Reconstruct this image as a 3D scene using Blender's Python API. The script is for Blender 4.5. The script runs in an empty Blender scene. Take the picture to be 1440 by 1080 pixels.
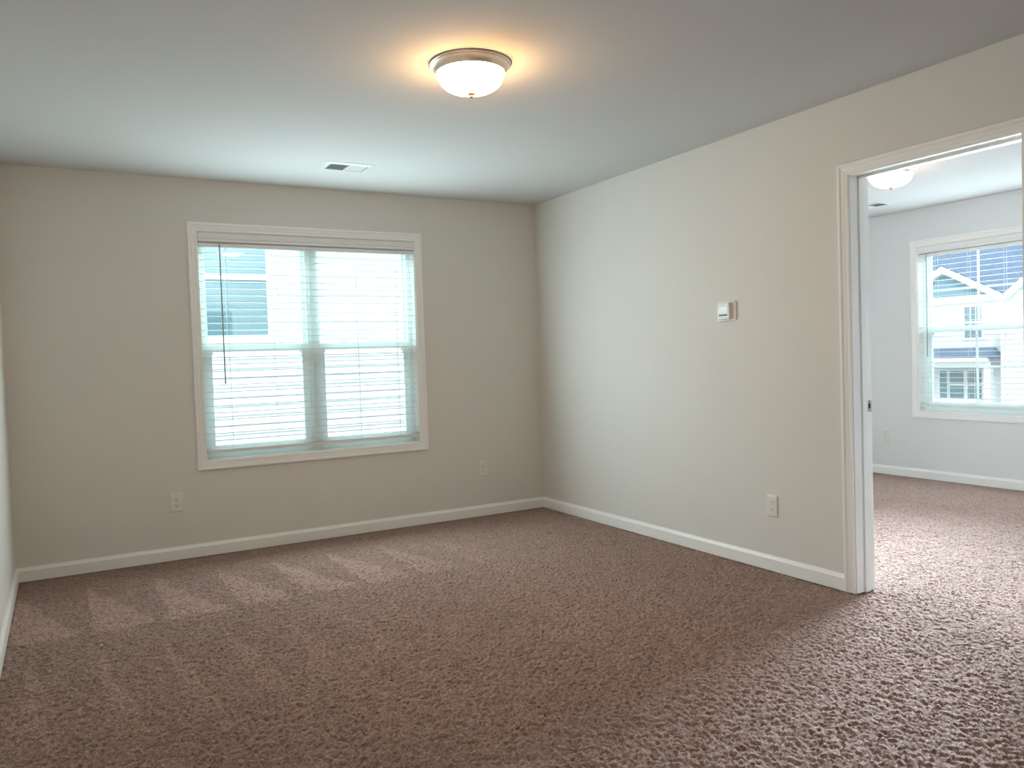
import bpy, bmesh, math, random
import numpy as np
from mathutils import Vector, Matrix

S = bpy.context.scene
COL = S.collection
random.seed(7)

# ------------------------------------------------------------------ camera
CAM = (-3.3718, -5.4455, 1.2252)
YAW, PITCH, ROLL, FPX = 0.5189, -0.0338, -0.0329, 1110.6
fw = Vector((math.sin(YAW)*math.cos(PITCH), math.cos(YAW)*math.cos(PITCH), math.sin(PITCH)))
r0 = Vector((math.cos(YAW), -math.sin(YAW), 0))
u0 = r0.cross(fw)
rt = math.cos(ROLL)*r0 + math.sin(ROLL)*u0
up = -math.sin(ROLL)*r0 + math.cos(ROLL)*u0
cd = bpy.data.cameras.new('camera')
cam = bpy.data.objects.new('camera', cd)
COL.objects.link(cam)
cam.matrix_world = Matrix(((rt.x, up.x, -fw.x, CAM[0]), (rt.y, up.y, -fw.y, CAM[1]), (rt.z, up.z, -fw.z, CAM[2]), (0, 0, 0, 1)))
cd.sensor_width = 36
cd.lens = 36*FPX/1440
cd.clip_start = 0.02
cd.clip_end = 500
S.camera = cam

# ------------------------------------------------------------------ world, sun, exposure
SKY = 2.4
w = bpy.data.worlds.new('sky')
S.world = w
w.use_nodes = True
bg = w.node_tree.nodes['Background']
bg.inputs['Color'].default_value = (0.80, 0.94, 1.0, 1)
bg.inputs['Strength'].default_value = SKY

sd = bpy.data.lights.new('sun', 'SUN')
sd.energy = 2.6
sd.angle = math.radians(3)
sd.color = (1, 0.96, 0.9)
sun = bpy.data.objects.new('sun', sd)
COL.objects.link(sun)
sun.rotation_euler = Vector((0.62, 0.45, -0.75)).to_track_quat('-Z', 'Y').to_euler()

def daylight_fill(loc, direction, sx, sy, power, col, spread=180):
    """adds an unseen area lamp that stands in for window light"""
    d = bpy.data.lights.new('daylight_fill_lamp', 'AREA')
    d.shape = 'RECTANGLE'
    d.size = sx
    d.size_y = sy
    d.energy = power
    d.color = col
    d.spread = math.radians(spread)
    o = bpy.data.objects.new('daylight_fill_lamp', d)
    COL.objects.link(o)
    o.location = loc
    o.rotation_euler = Vector(direction).to_track_quat('-Z', 'Y').to_euler()
daylight_fill((-1.8155, -0.085, 1.22), (0, -1, 0.09), 1.49, 1.15, 39, (0.74, 0.94, 1.0))  # added lamp just inside the near blind, brightens the near room
daylight_fill((-1.8, 1.3, 3.1), (0, -1.15, -1.75), 2.6, 1.2, 250, (0.66, 0.95, 1.0))  # added lamp outside and above, brightens the near slats and frame
daylight_fill((3.385, -1.998, 1.355), (-1, 0, 0.0), 1.90, 1.46, 36, (0.72, 0.89, 1.0))  # added lamp just inside the far blind, brightens the next room
daylight_fill((3.20, -1.70, 1.50), (-1, -0.37, -0.26), 1.80, 1.00, 128, (0.70, 0.87, 1.0), 65)  # added tilted lamp, throws a spill through the doorway onto the carpet
daylight_fill((4.9, -2.0, 3.2), (-1.3, 0, -1.85), 2.6, 1.2, 240, (0.68, 0.93, 1.0))  # added lamp outside and above, brightens the far slats

S.view_settings.view_transform = 'Standard'
S.view_settings.look = 'None'
S.view_settings.gamma = 1
S.view_settings.use_curve_mapping = False
S.view_settings.exposure = 0.04
S.cycles.max_bounces = 14
S.cycles.diffuse_bounces = 8
S.cycles.glossy_bounces = 4
S.cycles.transparent_max_bounces = 24
S.cycles.sample_clamp_indirect = 6
S.cycles.caustics_reflective = False
S.cycles.caustics_refractive = False
S.cycles.use_denoising = True

# ------------------------------------------------------------------ materials
def srgb(r, g, b):
    f = lambda c: (c/255/12.92) if c/255 <= 0.04045 else ((c/255+0.055)/1.055)**2.4
    return (f(r), f(g), f(b), 1)

class NT:
    """small wrapper to write node trees compactly"""
    def __init__(self, m):
        self.t = m.node_tree
    def n(self, kind, **kw):
        nd = self.t.nodes.new(kind)
        for k, v in kw.items():
            setattr(nd, k, v)
        return nd
    def l(self, a, b):
        self.t.links.new(a, b)
    def math(self, op, a, b=None, c=None, clamp=False):
        nd = self.t.nodes.new('ShaderNodeMath')
        nd.operation = op
        nd.use_clamp = clamp
        for i, v in enumerate((a, b, c)):
            if v is None:
                continue
            if isinstance(v, (int, float)):
                nd.inputs[i].default_value = v
            else:
                self.l(v, nd.inputs[i])
        return nd.outputs[0]

def mat(name, col, rough=0.5, metal=0.0, spec=0.5, bump=0.0, bscale=300.0, emit=None, estr=0.0, vary=0.0, vscale=2.0):
    m = bpy.data.materials.new(name)
    m.use_nodes = True
    N = NT(m)
    b = m.node_tree.nodes['Principled BSDF']
    b.inputs['Base Color'].default_value = col
    b.inputs['Roughness'].default_value = rough
    b.inputs['Metallic'].default_value = metal
    b.inputs['Specular IOR Level'].default_value = spec
    tc = N.n('ShaderNodeTexCoord')
    if bump:
        no = N.n('ShaderNodeTexNoise')
        no.inputs['Scale'].default_value = bscale
        no.inputs['Detail'].default_value = 3
        N.l(tc.outputs['Object'], no.inputs['Vector'])
        bp = N.n('ShaderNodeBump')
        bp.inputs['Strength'].default_value = bump
        bp.inputs['Distance'].default_value = 0.002
        N.l(no.outputs['Fac'], bp.inputs['Height'])
        N.l(bp.outputs['Normal'], b.inputs['Normal'])
    if vary:
        no = N.n('ShaderNodeTexNoise')
        no.inputs['Scale'].default_value = vscale
        no.inputs['Detail'].default_value = 4
        N.l(tc.outputs['Object'], no.inputs['Vector'])
        mx = N.n('ShaderNodeMix', data_type='RGBA')
        mx.inputs['A'].default_value = tuple(c*(1-vary) for c in col[:3])+(1,)
        mx.inputs['B'].default_value = tuple(min(1, c*(1+vary)) for c in col[:3])+(1,)
        N.l(no.outputs['Fac'], mx.inputs['Factor'])
        N.l(mx.outputs['Result'], b.inputs['Base Color'])
    if emit:
        b.inputs['Emission Color'].default_value = emit
        b.inputs['Emission Strength'].default_value = estr
    return m

M = {}
M['wall'] = mat('greige_wall_paint', (0.74, 0.72, 0.675, 1), 0.75, spec=0.25, bump=0.12, bscale=160, vary=0.012, vscale=1.5)
M['wall_cool'] = mat('cool_cast_wall_paint', (0.75, 0.76, 0.76, 1), 0.75, spec=0.25, bump=0.12, bscale=160, vary=0.012, vscale=1.5)  # cool cast of the next room's light is put into this colour
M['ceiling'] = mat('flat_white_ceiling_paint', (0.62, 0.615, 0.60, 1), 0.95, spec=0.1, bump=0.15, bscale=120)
M['trim'] = mat('white_semigloss_trim', (0.92, 0.91, 0.885, 1), 0.35, spec=0.5, bump=0.03, bscale=60)
M['vinyl'] = mat('white_window_vinyl', (0.86, 0.94, 0.94, 1), 0.35)
M['slat'] = mat('white_blind_slat', (0.82, 0.82, 0.81, 1), 0.4, bump=0.02, bscale=80)
M['cord'] = mat('white_cord', (0.75, 0.75, 0.74, 1), 0.8)
M['wand'] = mat('grey_wand_plastic', (0.30, 0.29, 0.29, 1), 0.3)
M['plate'] = mat('white_plate_plastic', (0.80, 0.775, 0.73, 1), 0.35)
M['slot'] = mat('dark_slot', (0.03, 0.027, 0.025, 1), 0.6)
M['screw'] = mat('painted_screw', (0.62, 0.6, 0.56, 1), 0.4)
M['metal'] = mat('satin_nickel', (0.80, 0.75, 0.69, 1), 0.32, metal=0.6, bump=0.02, bscale=400)
M['finial'] = mat('antique_finial', (0.26, 0.18, 0.11, 1), 0.5, metal=0.2)
M['brass'] = mat('strike_metal', (0.62, 0.58, 0.52, 1), 0.3, metal=1.0)
M['strike_hole'] = mat('dark_strike_hole', (0.02, 0.012, 0.01, 1), 0.8)
M['bowl'] = mat('lit_alabaster_glass', (0.9, 0.85, 0.75, 1), 0.3, emit=(1.0, 0.57, 0.25, 1), estr=55.0)
M['bowl_dim'] = mat('lit_alabaster_glass_dim', (0.9, 0.85, 0.75, 1), 0.3, emit=(1.0, 0.66, 0.42, 1), estr=16.0)
M['vent'] = mat('white_vent_enamel', (0.66, 0.66, 0.65, 1), 0.4)
M['duct'] = mat('dark_duct', (0.03, 0.03, 0.035, 1), 0.7)
M['lcd'] = mat('grey_lcd', (0.62, 0.70, 0.70, 1), 0.15)
M['label_strip'] = mat('charcoal_label', (0.05, 0.05, 0.05, 1), 0.5, vary=0.6, vscale=600)
M['gasket'] = mat('dark_gasket', (0.10, 0.10, 0.10, 1), 0.6)
M['siding'] = mat('white_lap_siding', (0.80, 0.80, 0.82, 1), 0.55, bump=0.08, bscale=40)
M['shingle_siding'] = mat('blue_grey_gable_siding', srgb(120, 150, 165), 0.7)
M['ext_trim'] = mat('white_exterior_trim', (0.85, 0.85, 0.85, 1), 0.5)
M['ext_glass'] = mat('dark_house_glass', (0.14, 0.23, 0.28, 1), 0.04, spec=1.0)
M['ground'] = mat('pale_concrete_ground', (0.42, 0.41, 0.38, 1), 0.9, vary=0.1, vscale=0.4)

def roof_mat():
    m = mat('blue_grey_roof_shingles', srgb(100, 115, 142), 0.9)
    N = NT(m)
    b = m.node_tree.nodes['Principled BSDF']
    tc = N.n('ShaderNodeTexCoord')
    br = N.n('ShaderNodeTexBrick')
    br.inputs['Scale'].default_value = 3.0
    br.inputs['Color1'].default_value = srgb(92, 107, 136)
    br.inputs['Color2'].default_value = srgb(108, 123, 148)
    br.inputs['Mortar'].default_value = srgb(80, 92, 118)
    br.inputs['Mortar Size'].default_value = 0.01
    mp = N.n('ShaderNodeMapping')
    mp.inputs['Rotation'].default_value = (0, 0, math.pi/2)
    N.l(tc.outputs['Object'], mp.inputs['Vector'])
    N.l(mp.outputs['Vector'], br.inputs['Vector'])
    N.l(br.outputs['Color'], b.inputs['Base Color'])
    return m
M['roof'] = roof_mat()

def glass_mat(name, tint):
    m = bpy.data.materials.new(name)
    m.use_nodes = True
    N = NT(m)
    m.node_tree.nodes.remove(m.node_tree.nodes['Principled BSDF'])
    out = m.node_tree.nodes['Material Output']
    tr = N.n('ShaderNodeBsdfTransparent')
    tr.inputs['Color'].default_value = tint
    gl = N.n('ShaderNodeBsdfGlossy')
    gl.inputs['Roughness'].default_value = 0.0
    lw = N.n('ShaderNodeLayerWeight')
    lw.inputs['Blend'].default_value = 0.5
    fr = N.math('ADD', N.math('MULTIPLY', N.math('POWER', lw.outputs['Facing'], 5.0), 0.96), 0.04)
    mx = N.n('ShaderNodeMixShader')
    N.l(fr, mx.inputs[0])
    N.l(tr.outputs[0], mx.inputs[1])
    N.l(gl.outputs[0], mx.inputs[2])
    N.l(mx.outputs[0], out.inputs['Surface'])
    return m
M['glass'] = glass_mat('clear_window_glass', (0.95, 0.985, 0.98, 1))

def screen_mat():
    m = bpy.data.materials.new('fine_insect_mesh')
    m.use_nodes = True
    N = NT(m)
    b = m.node_tree.nodes['Principled BSDF']
    b.inputs['Base Color'].default_value = (0.30, 0.30, 0.32, 1)
    b.inputs['Roughness'].default_value = 0.7
    out = m.node_tree.nodes['Material Output']
    tr = N.n('ShaderNodeBsdfTransparent')
    mx = N.n('ShaderNodeMixShader')
    mx.inputs[0].default_value = 0.14
    N.l(tr.outputs[0], mx.inputs[1])
    N.l(b.outputs[0], mx.inputs[2])
    N.l(mx.outputs[0], out.inputs['Surface'])
    return m
M['screen'] = screen_mat()

def carpet_mat():
    m = bpy.data.materials.new('brown_cut_pile_carpet')
    m.use_nodes = True
    N = NT(m)
    b = m.node_tree.nodes['Principled BSDF']
    b.inputs['Roughness'].default_value = 1.0
    b.inputs['Specular IOR Level'].default_value = 0.05
    b.inputs['Sheen Weight'].default_value = 0.25
    b.inputs['Sheen Roughness'].default_value = 0.6
    b.inputs['Sheen Tint'].default_value = (0.9, 0.8, 0.78, 1)
    tc = N.n('ShaderNodeTexCoord')
    P = tc.outputs['Object']
    def noise(scale, detail=2, rough=0.5, dist=0.0):
        no = N.n('ShaderNodeTexNoise')
        no.inputs['Scale'].default_value = scale
        no.inputs['Detail'].default_value = detail
        no.inputs['Roughness'].default_value = rough
        no.inputs['Distortion'].default_value = dist
        N.l(P, no.inputs['Vector'])
        return no.outputs['Fac']
    # tufts
    tuft = noise(95, 4, 0.65, 0.6)
    fine = noise(260, 3, 0.6)
    big = noise(1.1, 3)
    mid = noise(9, 3)
    ramp = N.n('ShaderNodeValToRGB')
    e = ramp.color_ramp.elements
    e[0].position = 0.30
    e[0].color = srgb(82, 63, 56)
    e[1].position = 0.72
    e[1].color = srgb(210, 182, 168)
    x = ramp.color_ramp.elements.new(0.5)
    x.color = srgb(155, 128, 116)
    mixf = N.math('ADD', N.math('MULTIPLY', tuft, 0.62), N.math('MULTIPLY', fine, 0.38))
    N.l(mixf, ramp.inputs['Fac'])
    # nap laid in wedges by the vacuum cleaner
    sp = N.n('ShaderNodeSeparateXYZ')
    N.l(P, sp.inputs[0])
    wob = N.math('MULTIPLY', N.math('SUBTRACT', noise(7, 2), 0.5), 0.10)
    X = N.math('ADD', sp.outputs['X'], wob)
    Y = N.math('ADD', sp.outputs['Y'], wob)
    def sstep(v, a, c):
        mr = N.n('ShaderNodeMapRange', interpolation_type='SMOOTHSTEP')
        mr.inputs['From Min'].default_value = a
        mr.inputs['From Max'].default_value = c
        N.l(v, mr.inputs['Value'])
        return mr.outputs['Result']
    def wedges(x0, period, ytop, ylen, wide):
        u = N.math('FRACT', N.math('DIVIDE', N.math('ADD', X, x0), period))
        v = N.math('DIVIDE', N.math('SUBTRACT', ytop, Y), ylen)
        d = N.math('SUBTRACT', N.math('MULTIPLY', v, wide), u)
        lit = sstep(d, -0.05, 0.07)
        gate = N.math('MULTIPLY', sstep(v, 0.0, 0.06), N.math('SUBTRACT', 1.0, sstep(v, 0.97, 1.03)))
        return N.math('MULTIPLY', lit, gate)
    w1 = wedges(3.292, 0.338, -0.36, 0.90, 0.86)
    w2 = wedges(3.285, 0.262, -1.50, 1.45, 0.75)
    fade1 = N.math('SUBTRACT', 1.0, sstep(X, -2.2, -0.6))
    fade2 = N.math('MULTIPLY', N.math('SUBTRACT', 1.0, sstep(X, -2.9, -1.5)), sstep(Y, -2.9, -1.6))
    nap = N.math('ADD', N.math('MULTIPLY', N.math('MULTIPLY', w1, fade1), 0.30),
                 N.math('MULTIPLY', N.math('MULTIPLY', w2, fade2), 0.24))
    base_lift = N.math('MULTIPLY', sstep(X, -3.0, -0.8), 0.12)  # colour value rises steadily towards the right wall
    val = N.math('ADD', N.math('ADD', 0.80, nap), base_lift)
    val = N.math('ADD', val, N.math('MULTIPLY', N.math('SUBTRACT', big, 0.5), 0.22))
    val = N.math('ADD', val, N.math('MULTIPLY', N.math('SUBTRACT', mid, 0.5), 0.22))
    hsv = N.n('ShaderNodeHueSaturation')
    N.l(ramp.outputs['Color'], hsv.inputs['Color'])
    N.l(val, hsv.inputs['Value'])
    N.l(hsv.outputs['Color'], b.inputs['Base Color'])
    bp = N.n('ShaderNodeBump')
    bp.inputs['Strength'].default_value = 0.5
    bp.inputs['Distance'].default_value = 0.004
    N.l(N.math('ADD', mixf, N.math('MULTIPLY', mid, 0.5)), bp.inputs['Height'])
    N.l(bp.outputs['Normal'], b.inputs['Normal'])
    return m
M['carpet'] = carpet_mat()

# ------------------------------------------------------------------ mesh helpers
def B():
    return bmesh.new()

def box(bm, a, b, bevel=0.0):
    """axis-aligned box between corners a and b"""
    lo = [min(a[i], b[i]) for i in range(3)]
    hi = [max(a[i], b[i]) for i in range(3)]
    vs = [bm.verts.new((x, y, z)) for x in (lo[0], hi[0]) for y in (lo[1], hi[1]) for z in (lo[2], hi[2])]
    fs = [(0, 1, 3, 2), (4, 6, 7, 5), (0, 4, 5, 1), (2, 3, 7, 6), (0, 2, 6, 4), (1, 5, 7, 3)]
    faces = [bm.faces.new([vs[i] for i in f]) for f in fs]
    if bevel:
        edges = list({e for f in faces for e in f.edges})
        bmesh.ops.bevel(bm, geom=edges, offset=bevel, segments=2, affect='EDGES', profile=0.6)
    return faces

def quad(bm, pts):
    return bm.faces.new([bm.verts.new(p) for p in pts])

def prism(bm, poly, off):
    """extrude polygon (3-D points) by vector off"""
    off = Vector(off)
    a = [bm.verts.new(p) for p in poly]
    c = [bm.verts.new(Vector(p)+off) for p in poly]
    n = len(poly)
    bm.faces.new(a)
    bm.faces.new(c[::-1])
    for i in range(n):
        bm.faces.new((a[i], c[i], c[(i+1) % n], a[(i+1) % n]))

def lathe(bm, prof, seg=64, center=(0, 0, 0)):
    rings = []
    for r, z in prof:
        if r < 1e-6:
            rings.append([bm.verts.new((center[0], center[1], center[2]+z))])
        else:
            rings.append([bm.verts.new((center[0]+r*math.cos(2*math.pi*i/seg), center[1]+r*math.sin(2*math.pi*i/seg), center[2]+z)) for i in range(seg)])
    for a, c in zip(rings[:-1], rings[1:]):
        for i in range(seg):
            j = (i+1) % seg
            if len(a) == 1 and len(c) == 1:
                continue
            if len(a) == 1:
                bm.faces.new((a[0], c[j], c[i]))
            elif len(c) == 1:
                bm.faces.new((a[i], a[j], c[0]))
            else:
                bm.faces.new((a[i], a[j], c[j], c[i]))

def tube(bm, p, q, r, seg=10, r2=None):
    p, q = Vector(p), Vector(q)
    d = (q-p).normalized()
    a = d.orthogonal().normalized()
    c = d.cross(a)
    r2 = r if r2 is None else r2
    A = [bm.verts.new(p+(a*math.cos(t)+c*math.sin(t))*r) for t in [2*math.pi*i/seg for i in range(seg)]]
    D = [bm.verts.new(q+(a*math.cos(t)+c*math.sin(t))*r2) for t in [2*math.pi*i/seg for i in range(seg)]]
    for i in range(seg):
        j = (i+1) % seg
        bm.faces.new((A[i], A[j], D[j], D[i]))
    bm.faces.new(A[::-1])
    bm.faces.new(D)

def obj(name, bm, m, parent=None, smooth=False):
    bmesh.ops.recalc_face_normals(bm, faces=bm.faces)
    me = bpy.data.meshes.new(name)
    bm.to_mesh(me)
    bm.free()
    me.materials.append(m)
    if smooth:
        for p in me.polygons:
            p.use_smooth = True
        me.set_sharp_from_angle(angle=math.radians(35))
    o = bpy.data.objects.new(name, me)
    COL.objects.link(o)
    if parent:
        o.parent = parent
    return o

def tag(o, label=None, cat=None, group=None, kind=None):
    if label:
        o['label'] = label
    if cat:
        o['category'] = cat
    if group:
        o['group'] = group
    if kind:
        o['kind'] = kind
    return o

def thing(name, label, cat, loc=(0, 0, 0), rot=0.0, group=None, kind=None):
    o = bpy.data.objects.new(name, None)
    o.empty_display_size = 0.05
    COL.objects.link(o)
    o.location = loc
    o.rotation_euler = (0, 0, rot)
    return tag(o, label, cat, group, kind)

def copy_tree(o, parent=None):
    c = o.copy()
    COL.objects.link(c)
    if parent:
        c.parent = parent
    for ch in list(o.children):
        copy_tree(ch, c)
    return c

def struct(name, bm, m, label, cat):
    return tag(obj(name, bm, m), label, cat, kind='structure')

# ------------------------------------------------------------------ room dimensions (metres)
H = 2.44
W = 3.6506            # width of the near room
YF = -7.40            # wall behind the camera
T = 0.134             # partition thickness
XF = 3.407            # far wall of the next room
YB = -4.7             # side wall of the next room
DOOR_L, DOOR_R, DOOR_Z = -2.916, -3.706, 2.052      # finished opening in the partition
ROUGH = 0.018         # jamb board thickness
WIN = (-2.570, -1.061, 0.613, 2.105)                # casing-to-casing opening, near window (x0, x1, z0, z1)
FWIN = (-2.955, -1.041, 0.609, 2.101)               # far window (y0, y1, z0, z1)
EXT = 0.15            # exterior wall thickness

# floor: one carpet through both rooms
# (cut pile built as a fine height field, tuft tips at z = 0)
def carpet(x0, x1, y0, y1, step):
    rng = np.random.default_rng(3)
    nx, ny = int((x1-x0)/step)+1, int((y1-y0)/step)+1
    def blur(h, k):
        for ax in (0, 1):
            acc = h.copy()
            for i in range(1, k+1):
                acc += np.roll(h, i, ax)+np.roll(h, -i, ax)
            h = acc/(2*k+1)
        return h
    nrm = lambda h: (h-h.mean())/h.std()
    h = nrm(rng.standard_normal((nx, ny)))*0.75 + nrm(blur(rng.standard_normal((nx, ny)), 1))*0.75 + nrm(blur(blur(rng.standard_normal((nx, ny)), 4), 4))*0.14
    z = np.clip(h*0.0036-0.006, -0.016, 0.0)
    X, Y = np.meshgrid(np.linspace(x0, x1, nx), np.linspace(y0, y1, ny), indexing='ij')
    X = X+rng.uniform(-0.3, 0.3, X.shape)*step
    Y = Y+rng.uniform(-0.3, 0.3, Y.shape)*step
    co = np.stack([X, Y, z], -1).astype(np.float32).reshape(-1)
    i, k = np.meshgrid(np.arange(nx-1), np.arange(ny-1), indexing='ij')
    v0 = (i*ny+k).reshape(-1)
    q = np.stack([v0, v0+ny, v0+ny+1, v0+1], -1).astype(np.int32)
    me = bpy.data.meshes.new('floor')
    me.vertices.add(nx*ny)
    me.vertices.foreach_set('co', co)
    me.loops.add(q.size)
    me.loops.foreach_set('vertex_index', q.reshape(-1))
    me.polygons.add(len(q))
    me.polygons.foreach_set('loop_start', np.arange(0, q.size, 4, dtype=np.int32))
    me.update(calc_edges=True)
    me.polygons.foreach_set('use_smooth', np.ones(len(q), dtype=bool))
    me.materials.append(M['carpet'])
    o = bpy.data.objects.new('floor', me)
    COL.objects.link(o)
    return o
tag(carpet(-W-0.02, XF+0.02, -6.3, 0.02, 0.0055), 'brown cut pile carpet running wall to wall through the doorway', 'floor', kind='structure')
bm = B()
box(bm, (-W-0.2, YF-0.2, -0.20), (XF+EXT, EXT, -0.017))
struct('floor', bm, M['carpet'], 'subfloor under the carpet pile', 'floor')

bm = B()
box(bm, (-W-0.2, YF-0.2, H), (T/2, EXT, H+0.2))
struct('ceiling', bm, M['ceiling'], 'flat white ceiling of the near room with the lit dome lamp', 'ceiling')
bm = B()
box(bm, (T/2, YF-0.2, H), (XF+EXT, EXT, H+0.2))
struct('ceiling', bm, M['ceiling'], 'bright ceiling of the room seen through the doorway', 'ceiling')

# back wall with the window hole
bm = B()
x0, x1, z0, z1 = WIN
j = 0.013
x0, x1, z0, z1 = x0-j, x1+j, z0-j, z1+j
box(bm, (-W-0.2, 0, 0), (x0, EXT, H))
box(bm, (x1, 0, 0), (XF+EXT, EXT, H))
box(bm, (x0, 0, 0), (x1, EXT, z0))
box(bm, (x0, 0, z1), (x1, EXT, H))
struct('wall_back', bm, M['wall'], 'greige back wall around the large window', 'wall')

# partition wall with the door hole
bm = B()
dl, dr, dz = DOOR_L+ROUGH, DOOR_R-ROUGH, DOOR_Z+ROUGH
box(bm, (0, dl, 0), (T, 0, H))
box(bm, (0, YF, 0), (T, dr, H))
box(bm, (0, dr, dz), (T, dl, H))
struct('wall_right', bm, M['wall'], 'greige right wall with thermostat and open doorway', 'wall')

bm = B()
box(bm, (-W-0.2, YF, 0), (-W, 0, H))
struct('wall_left', bm, M['wall'], 'sliver of greige wall at the left edge of the photo', 'wall')
bm = B()
box(bm, (-W-0.2, YF-0.2, 0), (XF+EXT, YF, H))
struct('wall_front', bm, M['wall'], 'greige wall behind the viewer', 'wall')

# next room
bm = B()
y0, y1, z0, z1 = FWIN
y0, y1, z0, z1 = y0-j, y1+j, z0-j, z1+j
box(bm, (XF, YF, 0), (XF+EXT, y0, H))
box(bm, (XF, y1, 0), (XF+EXT, 0, H))
box(bm, (XF, y0, 0), (XF+EXT, y1, z0))
box(bm, (XF, y0, z1), (XF+EXT, y1, H))
struct('wall_far', bm, M['wall_cool'], 'cool tinted wall with a window seen through the doorway', 'wall')
bm = B()
box(bm, (T, YB-0.12, 0), (XF, YB, H))
struct('wall_side', bm, M['wall_cool'], 'side wall of the room beyond the doorway', 'wall')

# unseen block over both rooms, added to darken reflections in the neighbour's panes
bm = B()
box(bm, (-W-0.2, YF-0.2, H+0.2), (XF+EXT, EXT, 5.4))
struct('wall_reflection_block', bm, M['siding'], 'unseen siding block added above the rooms for pane reflections', 'wall')

# baseboards
BASE = [(0, 0), (0.0135, 0), (0.0135, 0.064), (0.011, 0.066), (0.0055, 0.079), (0.0045, 0.0835), (0, 0.0835)]
def baseboard(name, p, q, n, label):
    """profile swept from p to q on the floor; n = direction into the room"""
    p, q, n = Vector(p), Vector(q), Vector(n)
    bm = B()
    prism(bm, [p + n*d + Vector((0, 0, z)) for d, z in BASE], q-p)
    return struct(name, bm, M['trim'], label, 'baseboard')
CO = DOOR_L + 0.006 + 0.057
CI = DOOR_R - 0.006 - 0.057
baseboard('baseboard_back', (-W, 0, 0), (0, 0, 0), (0, -1, 0), 'white baseboard under the near window wall')
baseboard('baseboard_right', (0, -0.0135, 0), (0, CO, 0), (-1, 0, 0), 'white baseboard from the corner to the door casing')
baseboard('baseboard_right', (0, CI, 0), (0, YF, 0), (-1, 0, 0), 'white baseboard past the doorway towards the viewer')
baseboard('baseboard_left', (-W, -0.0135, 0), (-W, YF, 0), (1, 0, 0), 'white baseboard along the left wall')
baseboard('baseboard_far', (XF, 0, 0), (XF, YB, 0), (-1, 0, 0), 'white baseboard in the room beyond the doorway')

# ------------------------------------------------------------------ mitred casing
CASE = [(0, 0), (0, 0.0105), (0.002, 0.012), (0.013, 0.012), (0.0145, 0.0085), (0.018, 0.0115), (0.033, 0.0140),
        (0.0350, 0.0105), (0.039, 0.0150), (0.042, 0.0170), (0.052, 0.0175), (0.0565, 0.014), (0.0565, 0)]
def casing(bm, a0, a1, z0, z1, place, closed=True):
    """sweeps the casing profile round an opening; place(a, z, d) gives the world point"""
    rows = []
    for u, d in CASE:
        if closed:
            c = [(a0-u, z0-u), (a0-u, z1+u), (a1+u, z1+u), (a1+u, z0-u)]
        else:
            c = [(a0-u, z0), (a0-u, z1+u), (a1+u, z1+u), (a1+u, z0)]
        rows.append([bm.verts.new(place(a, z, d)) for a, z in c])
    n = 4 if closed else 3
    for r, s in zip(rows[:-1], rows[1:]):
        for i in range(n):
            k = (i+1) % 4
            bm.faces.new((r[i], r[k], s[k], s[i]))

# ------------------------------------------------------------------ door opening (door itself swung out of view)
D = thing('door_1', 'white cased doorway in the right wall opening to a bright room', 'doorway', (0, (DOOR_L+DOOR_R)/2, 0), kind='structure')
yc = (DOOR_L+DOOR_R)/2
hl = (DOOR_L-DOOR_R)/2
bm = B()
casing(bm, -hl-0.006, hl+0.006, 0, DOOR_Z+0.006, lambda a, z, d: (-d, a, z), closed=False)
obj('casing', bm, M['trim'], D)
bm = B()
casing(bm, -hl-0.006, hl+0.006, 0, DOOR_Z+0.006, lambda a, z, d: (T+d, a, z), closed=False)
obj('casing', bm, M['trim'], D)
bm = B()
e = 0.001
box(bm, (-e, hl, 0), (T+e, hl+ROUGH, DOOR_Z+ROUGH))
box(bm, (-e, -hl-ROUGH, 0), (T+e, -hl, DOOR_Z+ROUGH))
box(bm, (-e, -hl, DOOR_Z), (T+e, hl, DOOR_Z+ROUGH))
obj('jamb', bm, M['trim'], D)
bm = B()
s = 0.011
box(bm, (0.055, hl-s, 0), (0.090, hl, DOOR_Z), 0.002)
box(bm, (0.055, -hl, 0), (0.090, -hl+s, DOOR_Z), 0.002)
box(bm, (0.055, -hl, DOOR_Z-s), (0.090, hl, DOOR_Z), 0.002)
obj('door_stop', bm, M['trim'], D)
bm = B()
zc = 0.925
box(bm, (0.103, hl-0.0015, zc-0.029), (0.134, hl, zc+0.029), 0.0005)
box(bm, (0.1330, hl-0.0015, zc-0.018), (0.1375, hl, zc+0.018), 0.0005)
st = obj('strike_plate', bm, M['brass'], D)
bm = B()
box(bm, (0.109, hl-0.0022, zc-0.013), (0.123, hl-0.0006, zc+0.013))
obj('latch_hole', bm, M['strike_hole'], st)
bm = B()
for dz_ in (-0.022, 0.022):
    tube(bm, (0.116, hl-0.0024, zc+dz_), (0.116, hl-0.0008, zc+dz_), 0.0032)
obj('strike_screws', bm, M['slot'], st)

# ------------------------------------------------------------------ windows
def bars(bm, a0, a1, z0, z1, l, r, b, t, d0, d1, place, bev=0.0):
    """four-sided frame; l r b t are member widths; place maps (a, z, d)"""
    def bx(p, q):
        box(bm, place(*p), place(*q), bev)
    bx((a0, z0, d0), (a0+l, z1, d1))
    bx((a1-r, z0, d0), (a1, z1, d1))
    bx((a0+l, z0, d0), (a1-r, z0+b, d1))
    bx((a0+l, z1-t, d0), (a1-r, z1, d1))

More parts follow.
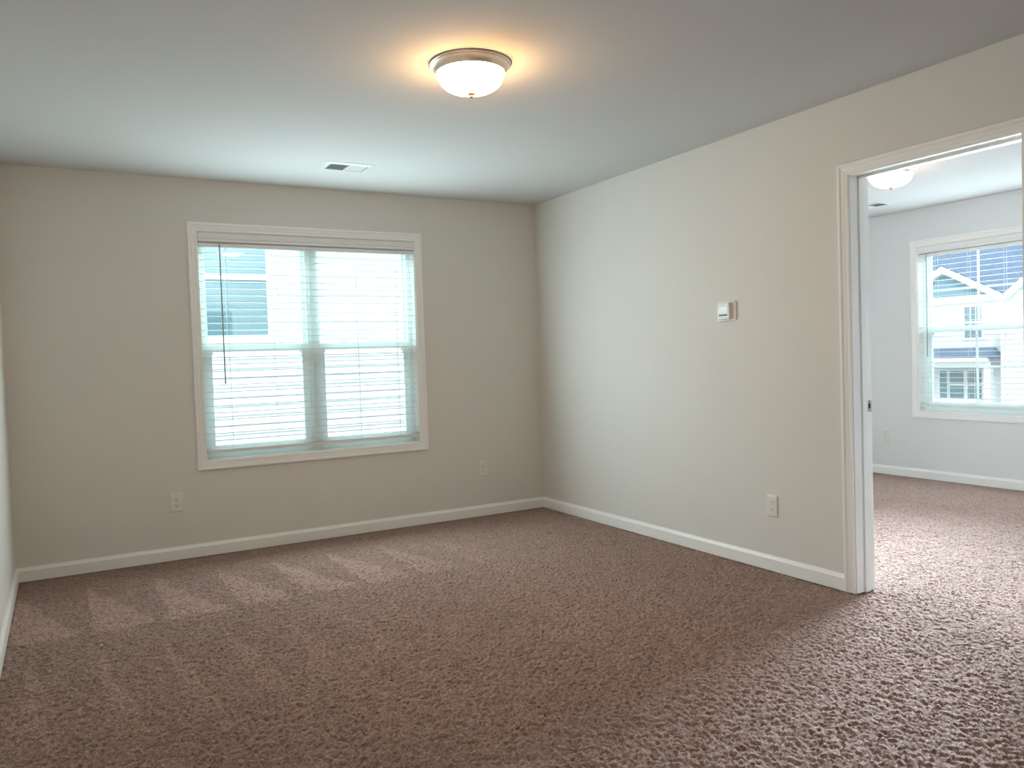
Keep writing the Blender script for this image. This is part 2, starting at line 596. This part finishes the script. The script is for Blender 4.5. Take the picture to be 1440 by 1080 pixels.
def window(name, label, rect, P, grid=False):
    """P(a, z, d): a along the wall, z height, d depth outward from the wall face"""
    a0, a1, z0, z1 = rect
    R = thing(name, label, 'window', (0, 0, 0), kind='structure')
    bm = B()
    casing(bm, a0, a1, z0, z1, lambda a, z, d: P(a, z, -d))
    obj('casing', bm, M['trim'], R)
    # jamb extension (5 mm reveal inside the casing)
    v = 0.005
    j0, j1, k0, k1 = a0+v, a1-v, z0+v, z1-v
    bm = B()
    bars(bm, j0-0.017, j1+0.017, k0-0.017, k1+0.017, 0.017, 0.017, 0.017, 0.017, -0.0005, 0.085, P)
    obj('jamb', bm, M['trim'], R)
    # vinyl main frame with centre mullion
    c = (j0+j1)/2
    bm = B()
    bars(bm, j0, j1, k0, k1, 0.033, 0.033, 0.040, 0.033, 0.078, 0.148, P, 0.002)
    box(bm, P(c-0.041, k0+0.0395, 0.0785), P(c+0.041, k1-0.0325, 0.1475), 0.002)
    box(bm, P(c-0.016, k0+0.0005, 0.072), P(c+0.016, k1-0.0005, 0.0795), 0.002)
    obj('window_frame', bm, M['vinyl'], R)
    zm = 1.348                                # meeting rail centre
    for s0, s1 in ((j0+0.033, c-0.041), (c+0.041, j1-0.033)):
        # upper sash (outer track)
        bm = B()
        bars(bm, s0, s1, zm-0.020, k1-0.033, 0.022, 0.022, 0.040, 0.030, 0.118, 0.142, P, 0.002)
        up_ = obj('upper_sash', bm, M['vinyl'], R)
        bm = B()
        box(bm, P(s0+0.018, zm+0.015, 0.128), P(s1-0.018, k1-0.058, 0.132))
        obj('glass_pane', bm, M['glass'], up_)
        # lower sash (inner track)
        bm = B()
        bars(bm, s0, s1, k0+0.040, zm+0.022, 0.038, 0.038, 0.045, 0.046, 0.086, 0.114, P, 0.002)
        lo = obj('lower_sash', bm, M['vinyl'], R)
        bm = B()
        box(bm, P(s0+0.034, k0+0.080, 0.098), P(s1-0.034, zm-0.020, 0.102))
        obj('glass_pane', bm, M['glass'], lo)
        for f in (0.27, 0.73):
            al = s0+(s1-s0)*f
            bm = B()
            box(bm, P(al-0.028, zm+0.022, 0.092), P(al+0.028, zm+0.028, 0.110), 0.0015)
            box(bm, P(al-0.010, zm+0.028, 0.095), P(al+0.016, zm+0.036, 0.106), 0.0015)
            obj('sash_lock', bm, M['vinyl'], lo)
        for al in (s0+0.046, s1-0.046):
            bm = B()
            box(bm, P(al-0.003, zm-0.040, 0.103), P(al+0.003, zm-0.026, 0.108), 0.001)
            obj('tilt_latch', bm, M['wand'], lo)
        # half insect screen outside the lower sash
        bm = B()
        bars(bm, s0, s1, k0+0.035, zm, 0.012, 0.012, 0.012, 0.012, 0.143, 0.148, P)
        sc = obj('screen_frame', bm, M['vinyl'], R)
        bm = B()
        box(bm, P(s0+0.010, k0+0.045, 0.1450), P(s1-0.010, zm-0.010, 0.1455))
        obj('insect_screen', bm, M['screen'], sc)
        if grid:
            cc = (s0+s1)/2
            zu0, zu1 = zm+0.020, k1-0.063
            bm = B()
            box(bm, P(cc-0.009, zu0, 0.126), P(cc+0.009, zu1, 0.134))
            box(bm, P(s0+0.022, (zu0+zu1)/2-0.009, 0.1265), P(s1-0.022, (zu0+zu1)/2+0.009, 0.1335))
            obj('muntin', bm, M['vinyl'], up_)
            zl0, zl1 = k0+0.085, zm-0.024
            bm = B()
            box(bm, P(cc-0.009, zl0, 0.096), P(cc+0.009, zl1, 0.104))
            box(bm, P(s0+0.038, (zl0+zl1)/2-0.009, 0.0965), P(s1-0.038, (zl0+zl1)/2+0.009, 0.1035))
            obj('muntin', bm, M['vinyl'], lo)
    return R

PN = lambda a, z, d: (a, d, z)                 # near window in the back wall
PF = lambda a, z, d: (XF+d, a, z)              # far window
window('window_1', 'white twin window in the back wall of the near room', WIN, PN)
window('window_2', 'window with muntin bars seen through the doorway', FWIN, PF, grid=True)

# ------------------------------------------------------------------ blinds
def blind(label, rect, P, ladders, wand_a, ztop_slat):
    a0, a1, z0, z1 = rect
    a0, a1, z1 = a0+0.008, a1-0.008, z1-0.007
    mid = P((a0+a1)/2, z1, 0.035)
    R = thing('window_blind', label, 'blind', mid, group='white horizontal blinds')
    o = Vector(mid)
    Q = lambda a, z, d: tuple(Vector(P(a, z, d))-o)
    # valance: moulded board across the top with short returns
    bm = B()
    prof = [(0.010, z1), (-0.003, z1), (-0.0045, z1-0.006), (-0.004, z1-0.034), (-0.001, z1-0.040), (-0.001, z1-0.044),
            (-0.0035, z1-0.047), (-0.0035, z1-0.054), (-0.001, z1-0.058), (0.006, z1-0.058)]
    prism(bm, [Q(a0-0.002, z, d) for d, z in prof], Vector(Q(a1+0.002, 0, 0))-Vector(Q(a0-0.002, 0, 0)))
    obj('valance', bm, M['slat'], R)
    bm = B()
    box(bm, Q(a0, z1-0.060, 0.014), Q(a1, z1-0.012, 0.062), 0.002)
    obj('headrail', bm, M['slat'], R)
    bm = B()
    box(bm, Q(a0, z1-0.0895, 0.006), Q(a1, z1-0.0635, 0.058), 0.002)
    obj('top_slat_band', bm, M['slat'], R)
    # slats
    zs = ztop_slat
    bm = B()
    lowest = zs
    while zs > z0+0.070:
        tilt = random.uniform(-0.0006, 0.0006)
        pts = []
        n = 6
        for i in range(n+1):
            t = i/n
            crown = 0.0012*(1-(2*t-1)**2)
            pts.append((0.009+0.050*t, zs+crown+tilt*(2*t-1)))
        poly = pts + [(d, z-0.0028) for d, z in reversed(pts)]
        prism(bm, [Q(a0+0.003, z, d) for d, z in poly], Vector(Q(a1-0.003, 0, 0))-Vector(Q(a0+0.003, 0, 0)))
        lowest = zs
        zs -= 0.0455
    obj('slat_panel', bm, M['slat'], R)
    bm = B()
    br = (z0+0.046, z0+0.066)
    box(bm, Q(a0+0.003, br[0], 0.008), Q(a1-0.003, br[1], 0.060), 0.003)
    rail = obj('bottom_rail', bm, M['slat'], R)
    # ladder cords, front and back pair, plus rungs
    for a in ladders:
        bm = B()
        for d in (0.0075, 0.0605):
            tube(bm, Q(a, br[1], d), Q(a, z1-0.06, d), 0.0011, 6)
        tube(bm, Q(a+0.006, br[1], 0.0345), Q(a+0.006, z1-0.06, 0.0345), 0.0009, 6)
        obj('ladder_cord', bm, M['cord'], R)
        bm = B()
        tube(bm, Q(a, br[0]-0.003, 0.034), Q(a, br[0]+0.001, 0.034), 0.006, 12)
        obj('cord_plug', bm, M['slat'], rail)
    # tilt wand
    bm = B()
    tube(bm, Q(wand_a, z1-0.080, -0.002), Q(wand_a, z1-0.98, -0.004), 0.0042, 8)
    tube(bm, Q(wand_a, z1-0.97, -0.004), Q(wand_a, z1-0.985, -0.004), 0.0052, 8)
    wd = obj('tilt_wand', bm, M['wand'], R, smooth=True)
    bm = B()
    tube(bm, Q(wand_a, z1-0.078, 0.012), Q(wand_a, z1-0.078, -0.002), 0.002, 6)
    tube(bm, Q(wand_a, z1-0.070, -0.002), Q(wand_a, z1-0.084, -0.002), 0.0025, 6)
    obj('wand_hook', bm, M['wand'], wd)
    return R
blind('white slatted blind with wand in the large near window', WIN, PN, (-2.394, -2.097, -1.511, -1.212), -2.431, 1.970)
blind('white slatted blind in the window beyond the doorway', FWIN, PF, (-2.70, -2.30, -1.792, -1.490, -1.20), -1.133, 1.966)

# ------------------------------------------------------------------ flush ceiling lights
def ceiling_light(label, x, y, bowl):
    R = thing('ceiling_light', label, 'ceiling light', (x, y, H), group='dome ceiling lights')
    bm = B()
    lathe(bm, [(0.0, 0.0), (0.167, 0.0), (0.1685, -0.004), (0.1665, -0.008), (0.1625, -0.010), (0.1615, -0.014), (0.158, -0.016),
               (0.152, -0.021), (0.1465, -0.029), (0.144, -0.037), (0.1425, -0.040), (0.139, -0.041), (0.137, -0.036), (0.0, -0.034)], 96)
    obj('metal_pan', bm, M['metal'], R, smooth=True)
    bm = B()
    prof = [(0.1405, -0.0385), (0.1415, -0.046), (0.1395, -0.052), (0.1335, -0.056)]
    for i in range(1, 15):
        t = i/14*math.pi/2
        prof.append((0.1335*math.cos(t), -0.056-0.066*math.sin(t)))
    prof[-1] = (0.0, -0.122)
    lathe(bm, prof, 96)
    obj('glass_bowl', bm, M[bowl], R, smooth=True)
    bm = B()
    lathe(bm, [(0.0, -0.118), (0.015, -0.1195), (0.0165, -0.1235), (0.012, -0.1265), (0.0085, -0.129), (0.010, -0.132), (0.009, -0.1365), (0.0, -0.139)], 32)
    obj('finial', bm, M['finial'], R, smooth=True)
    return R
ceiling_light('lit dome ceiling light on the near room ceiling', -1.845, -2.513, 'bowl')
ceiling_light('lit dome ceiling light partly hidden behind the door head casing', 1.704, -1.966, 'bowl_dim')

# ------------------------------------------------------------------ ceiling registers
def vent(label, x, y, rot):
    R = thing('ceiling_vent', label, 'vent', (x, y, H), rot, group='white ceiling registers')
    L, D_, iL, iD = 0.153, 0.103, 0.118, 0.068
    bm = B()
    # bevelled flange ring
    rows = []
    for a, d, z in ((L, D_, 0), (L, D_, -0.002), (iL+0.012, iD+0.012, -0.008), (iL, iD, -0.008), (iL, iD, -0.001)):
        rows.append([bm.verts.new((sx*a, sy*d, z)) for sx, sy in ((-1, -1), (1, -1), (1, 1), (-1, 1))])
    for r, q in zip(rows[:-1], rows[1:]):
        for i in range(4):
            k = (i+1) % 4
            bm.faces.new((r[i], r[k], q[k], q[i]))
    box(bm, (-0.005, -iD, -0.009), (0.005, iD, -0.001))
    obj('frame', bm, M['vent'], R)
    bm = B()
    box(bm, (-iL, -iD, -0.0014), (iL, iD, -0.0004))
    obj('duct_backing', bm, M['duct'], R)
    n = 7
    for sgn in (-1, 1):
        for i in range(n):
            cx = sgn*(0.012 + (iL-0.018)*(i+0.5)/n)
            bm = B()
            dx = sgn*0.0055
            t = 0.0006
            poly = [(cx-dx-t, -iD, -0.0016), (cx-dx+t, -iD, -0.0016), (cx+dx+t, -iD, -0.0088), (cx+dx-t, -iD, -0.0088)]
            prism(bm, poly, (0, 2*iD, 0))
            obj('louver', bm, M['vent'], R)
    for sx in (-1, 1):
        bm = B()
        lathe(bm, [(0.0, -0.0068), (0.003, -0.0066), (0.0035, -0.005)], 12, (sx*(L-0.016), 0, 0))
        obj('screw', bm, M['screw'], R)
    return R
vent('white ceiling register in the near room above the window', -1.772, -0.662, 0)
vent('small ceiling register seen through the doorway', 2.80, -1.02, math.pi/2)

# ------------------------------------------------------------------ outlets
def make_outlet():
    """local frame: x along wall, z up, -y out of the wall"""
    R = thing('wall_outlet', 'white outlet', 'outlet')
    w_, h_, d_ = 0.0375, 0.0605, 0.0075
    bm = B()
    rows = []
    for a, c, d in ((w_, h_, 0), (w_, h_, 0.0025), (w_-0.003, h_-0.003, 0.0062), (w_-0.007, h_-0.007, d_)):
        rows.append([bm.verts.new((sx*a, -d, sz*c)) for sx, sz in ((-1, -1), (1, -1), (1, 1), (-1, 1))])
    for r, q in zip(rows[:-1], rows[1:]):
        for i in range(4):
            k = (i+1) % 4
            bm.faces.new((r[i], r[k], q[k], q[i]))
    bm.faces.new(rows[-1])
    obj('cover_plate', bm, M['plate'], R)
    for zc_ in (0.0195, -0.0195):
        bm = B()
        pts = []
        for i in range(32):
            t = 2*math.pi*i/32
            pts.append((0.0172*math.cos(t), -0.0070, zc_ + max(-0.0125, min(0.0125, 0.0172*math.sin(t)))))
        prism(bm, pts, (0, -0.0022, 0))
        rc = obj('receptacle', bm, M['plate'], R)
        bm = B()
        box(bm, (-0.0078, -0.0096, zc_-0.001), (-0.0054, -0.0088, zc_+0.0085))
        box(bm, (0.0054, -0.0096, zc_), (0.0078, -0.0088, zc_+0.0080))
        tube(bm, (0, -0.0096, zc_-0.0070), (0, -0.0088, zc_-0.0070), 0.0030, 12)
        obj('contact_slots', bm, M['slot'], rc)
    bm = B()
    tube(bm, (0, -0.0084, 0), (0, -0.0070, 0), 0.0030, 12)
    obj('screw', bm, M['screw'], R)
    return R
o0 = make_outlet()
spots = [((-2.764, 0, 0.367), 0, 'white outlet below left of the near window'),
         ((-0.548, 0, 0.367), 0, 'white outlet right of the near window by the room corner'),
         ((0, -2.393, 0.361), -math.pi/2, 'white outlet on the right wall below the thermostat'),
         ((XF, -0.708, 0.368), -math.pi/2, 'small white outlet on the far room wall left of its window')]
for i, (loc, rz, lab) in enumerate(spots):
    o = o0 if i == 0 else copy_tree(o0)
    o.location = loc
    o.rotation_euler = (0, 0, rz)
    o['label'] = lab
    o['group'] = 'duplex wall outlets'

# ------------------------------------------------------------------ thermostat
R = thing('thermostat', 'white square thermostat on the right wall', 'thermostat', (0, -2.086, 1.451), -math.pi/2)
def rbox(bm, w_, h_, d0, d1, r, seg=6, ch=0.003):
    """rounded rectangle slab in the local frame, x along wall, -y outward, chamfered front"""
    def ring(w2, h2, rr, d):
        pts = []
        for cx, cz, t0 in ((w2-rr, h2-rr, 0), (-(w2-rr), h2-rr, 90), (-(w2-rr), -(h2-rr), 180), (w2-rr, -(h2-rr), 270)):
            for i in range(seg+1):
                t = math.radians(t0+90*i/seg)
                pts.append(bm.verts.new((cx+rr*math.cos(t), -d, cz+rr*math.sin(t))))
        return pts
    a, c, f = ring(w_, h_, r, d0), ring(w_, h_, r, d1-ch), ring(w_-ch, h_-ch, max(r-ch, 0.001), d1)
    n = len(a)
    for p, q in ((a, c), (c, f)):
        for i in range(n):
            k = (i+1) % n
            bm.faces.new((p[i], p[k], q[k], q[i]))
    bm.faces.new(f)
    bm.faces.new(a[::-1])
bm = B()
rbox(bm, 0.0745, 0.058, 0, 0.009, 0.012)
obj('wall_plate', bm, M['plate'], R)
bm = B()
rbox(bm, 0.0455, 0.049, 0.009, 0.032, 0.006, ch=0.004)
hs = obj('housing', bm, M['plate'], R)
bm = B()
rbox(bm, 0.0335, 0.0195, 0.031, 0.0332, 0.002, ch=0.0006)
for v in bm.verts:
    v.co.z += 0.0075
    v.co.x -= 0.003
obj('display', bm, M['lcd'], hs)
bm = B()
box(bm, (-0.0365, -0.0330, -0.0270), (0.0305, -0.0318, -0.0190), 0.0004)
obj('label_strip', bm, M['label_strip'], hs)
bm = B()
for i in range(5):
    box(bm, (-0.030+i*0.014, -0.0328, -0.0385), (-0.022+i*0.014, -0.0318, -0.0365))
obj('vent_slots', bm, M['screw'], hs)

# ------------------------------------------------------------------ outside: ground and neighbouring houses
GZ = -2.15
bm = B()
box(bm, (-40, -40, GZ-0.3), (90, 70, GZ))
struct('ground', bm, M['ground'], 'pale paved ground outside the windows', 'ground')

def lap(bm, a0, a1, z0, z1, place, expo=0.1016, lip=0.018):
    """lapped boards: place(a, z, d) with d outward"""
    n = int(math.ceil((z1-z0)/expo))
    pts = []
    for i in range(n):
        zb, zt = z0+i*expo, min(z0+(i+1)*expo, z1)
        pts += [(zb, lip), (zt, 0.0)]
    A = [bm.verts.new(place(a0, z, d)) for z, d in pts]
    C = [bm.verts.new(place(a1, z, d)) for z, d in pts]
    for i in range(len(pts)-1):
        bm.faces.new((A[i], C[i], C[i+1], A[i+1]))

# house next door, close behind the near window
NY = 3.45
N_ = thing('neighbour_house', 'white lap sided house close outside the near window', 'house', (-3.0, NY, GZ))
off = Vector((-3.0, NY, GZ))
PNB = lambda a, z, d: tuple(Vector((a, NY-d, z))-off)
wx0, wx1, wz0, wz1 = -2.30, -1.34, 1.54, 2.82
bm = B()
lap(bm, -11, wx0, GZ, 4.1, PNB)
lap(bm, wx1, 3.4, GZ, 4.1, PNB)
nb = int((wz0-GZ)/0.1016)
lap(bm, wx0, wx1, GZ, wz0, PNB)
zt = GZ+0.1016*math.ceil((wz1-GZ)/0.1016)
lap(bm, wx0, wx1, zt, 4.1, PNB)
box(bm, PNB(-11, GZ, -0.02), PNB(3.4, 4.1, -0.2))
obj('siding_wall', bm, M['siding'], N_)
bm = B()
bars(bm, wx0-0.07, wx1+0.07, wz0-0.07, wz1+0.07, 0.07, 0.07, 0.07, 0.07, -0.02, 0.03, PNB)
nw = obj('window_trim', bm, M['ext_trim'], N_)
bm = B()
zr = 2.19
box(bm, PNB(wx0, zr-0.033, -0.018), PNB(wx1, zr+0.033, 0.022))
bars(bm, wx0, wx1, wz0, wz1, 0.02, 0.02, 0.02, 0.02, -0.02, 0.012, PNB)
obj('sash', bm, M['ext_trim'], nw)
bm = B()
box(bm, PNB(wx0+0.01, wz0+0.01, -0.019), PNB(wx1-0.01, zr, -0.006))
box(bm, PNB(wx0+0.01, zr, -0.019), PNB(wx1-0.01, wz1-0.01, -0.002))
obj('pane', bm, M['ext_glass'], nw)
bm = B()
box(bm, PNB(-11.2, 4.1, -0.2), PNB(3.6, 4.3, 0.35))
obj('soffit', bm, M['ext_trim'], N_)
bm = B()
prism(bm, [PNB(-11.2, 4.3, 0.40), PNB(-11.2, 4.36, 0.40), PNB(-11.2, 7.4, -5.0), PNB(-11.2, 4.3, -5.0)], (14.8, 0, 0))
obj('roof', bm, M['roof'], N_)
bm = B()
box(bm, PNB(3.40, GZ, -0.15), PNB(3.52, 4.1, 0.03))
obj('corner_board', bm, M['ext_trim'], N_)

# house across the street, seen through the far window
OX = 35.57
O_ = thing('street_house', 'white gabled house across the street seen through the far window', 'house', (OX, 17.0, GZ))
off2 = Vector((OX, 17.0, GZ))
PO = lambda a, z, d: tuple(Vector((OX-d, a, z))-off2)
def osub(name, m, parts, parent=O_):
    bm = B()
    for p in parts:
        box(bm, PO(*p[0]), PO(*p[1]), p[2] if len(p) > 2 else 0)
    return obj(name, bm, M[m], parent)
# main wall behind the porch, lapped
bm = B()
lap(bm, 14.4, 27.0, GZ, 3.50, PO, expo=0.125)
box(bm, PO(14.4, GZ, -0.02), PO(27.0, 3.5, -0.3))
obj('siding_wall', bm, M['siding'], O_)
# front gable over the upper window
pk, pz, sl = 18.35, 5.07, 0.55
hw = 2.85
bm = B()
prism(bm, [PO(pk-hw, 3.50, 0.02), PO(pk+hw, 3.50, 0.02), PO(pk, 3.50+hw*sl, 0.02)], Vector(PO(0, 0, -0.2))-Vector(PO(0, 0, 0.02)))
obj('gable_siding', bm, M['shingle_siding'], O_)
bm = B()
th = 0.36
for sg in (-1, 1):
    prism(bm, [PO(pk, pz+0.03, 0.30), PO(pk+sg*(hw+0.1), pz+0.03-(hw+0.1)*sl, 0.30), PO(pk+sg*(hw+0.1), pz+0.03-(hw+0.1)*sl-th, 0.30), PO(pk, pz+0.03-th, 0.30)],
          Vector(PO(0, 0, 0.0))-Vector(PO(0, 0, 0.30)))
obj('rake_board', bm, M['ext_trim'], O_)
osub('frieze_board', 'ext_trim', [((15.5, 3.18, 0), (21.3, 3.52, 0.08))])
bm = B()
for sg in (-1, 1):
    prism(bm, [PO(pk, pz+0.09, 0.34), PO(pk+sg*(hw+0.15), pz+0.09-(hw+0.15)*sl, 0.34), PO(pk+sg*(hw+0.15), pz+0.03-(hw+0.15)*sl, 0.34), PO(pk, pz+0.03, 0.34)],
          Vector(PO(0, 0, -3.2))-Vector(PO(0, 0, 0.34)))
obj('gable_roof', bm, M['roof'], O_)
# big main roof rising behind
bm = B()
prism(bm, [PO(8.0, 3.5, -0.1), PO(8.0, 3.58, -0.1), PO(8.0, 8.6, -6.5), PO(8.0, 3.5, -13.0)], Vector(PO(27.6, 0, 0))-Vector(PO(8.0, 0, 0)))
obj('main_roof', bm, M['roof'], O_)
# upper window
def owin(a0, a1, z0, z1, rail=True, cols=3, d=0.0, tw=0.11):
    bm = B()
    bars(bm, a0-tw, a1+tw, z0-tw, z1+tw, tw, tw, tw, tw, d-0.02, d+0.06, PO)
    if rail:
        zz = (z0+z1)/2
        box(bm, PO(a0, zz-0.045, d), PO(a1, zz+0.045, d+0.05))
    for i in range(1, cols):
        aa = a0+(a1-a0)*i/cols
        box(bm, PO(aa-0.02, z0, d), PO(aa+0.02, z1, d+0.04))
    f = obj('window', bm, M['ext_trim'], O_)
    bm = B()
    box(bm, PO(a0, z0, d+0.014), PO(a1, z1, d+0.03))
    obj('pane', bm, M['ext_glass'], f)
owin(16.54, 17.37, 1.44, 2.95, cols=3)
owin(20.4, 21.3, 1.44, 2.95, cols=3)
# ground floor: three windows behind the porch
owin(18.30, 18.68, -1.58, -0.18, rail=False, cols=1, tw=0.08)
owin(17.44, 18.16, -1.58, -0.18, cols=1, tw=0.08)
owin(16.56, 17.26, -1.58, -0.18, cols=2, tw=0.08)
# porch: roof, beam, ceiling, column with capital and base
bm = B()
t1, t2, b1, b2 = PO(15.92, 0.95, 0.02), PO(23.0, 0.95, 0.02), PO(15.46, 0.49, 1.52), PO(23.0, 0.49, 1.52)
t0 = PO(15.46, 0.49, 0.02)
V_ = [bm.verts.new(p) for p in (t1, t2, b1, b2, t0)]
L_ = [bm.verts.new(Vector(p)-Vector((0, 0, 0.05))) for p in (t1, t2, b1, b2, t0)]
for a_, f_ in ((V_, (0, 1, 3, 2)), (V_, (0, 2, 4)), (L_, (2, 3, 1, 0)), (L_, (4, 2, 0))):
    bm.faces.new([a_[i] for i in f_])
for i, k in ((2, 3), (3, 1), (2, 4)):
    bm.faces.new((V_[i], V_[k], L_[k], L_[i]))
obj('porch_roof', bm, M['roof'], O_)
osub('porch_fascia', 'ext_trim', [((15.46, 0.31, 1.38), (23.0, 0.48, 1.54))])
osub('porch_beam', 'siding', [((15.50, 0.06, 1.18), (23.0, 0.31, 1.36))])
osub('porch_column', 'ext_trim', [((15.38, -1.80, 1.18), (15.70, 0.06, 1.42)), ((15.31, 0.00, 1.12), (15.77, 0.12, 1.48), 0.02), ((15.31, -1.97, 1.12), (15.77, -1.78, 1.48), 0.02)])
osub('porch_floor', 'ext_trim', [((14.8, GZ, 0.0), (23.0, -1.95, 1.7))])
# projecting wing on the right with its own gable
bm = B()
lap(bm, 7.5, 14.72, GZ, 3.3, lambda a, z, d: PO(a, z, 1.6+d), expo=0.125)
box(bm, PO(7.5, GZ, 1.58), PO(14.72, 3.3, -0.3))
obj('wing_wall', bm, M['siding'], O_)
osub('corner_board', 'ext_trim', [((14.62, GZ, 1.60), (14.78, 3.3, 1.66))])
osub('corner_board', 'ext_trim', [((15.62, 0.95, 0.0), (15.86, 3.2, 0.06))])
bm = B()
pk2, hw2, sl2, zl2 = 11.3, 3.2, 0.79, 3.39
prism(bm, [PO(pk2-hw2, zl2-0.35, 1.6), PO(pk2+hw2-0.05, zl2-0.35, 1.6), PO(pk2+hw2-0.05, zl2-0.2, 1.6), PO(pk2, zl2-0.15+hw2*sl2, 1.6), PO(pk2-hw2, zl2-0.2, 1.6)], Vector(PO(0, 0, -3.0))-Vector(PO(0, 0, 1.6)))
obj('wing_gable', bm, M['siding'], O_)
bm = B()
for sg in (-1, 1):
    prism(bm, [PO(pk2, zl2+hw2*sl2, 1.9), PO(pk2+sg*hw2, zl2, 1.9), PO(pk2+sg*hw2, zl2-0.30, 1.9), PO(pk2, zl2-0.30+hw2*sl2, 1.9)],
          Vector(PO(0, 0, -3.0))-Vector(PO(0, 0, 1.9)))
obj('wing_rake', bm, M['ext_trim'], O_)
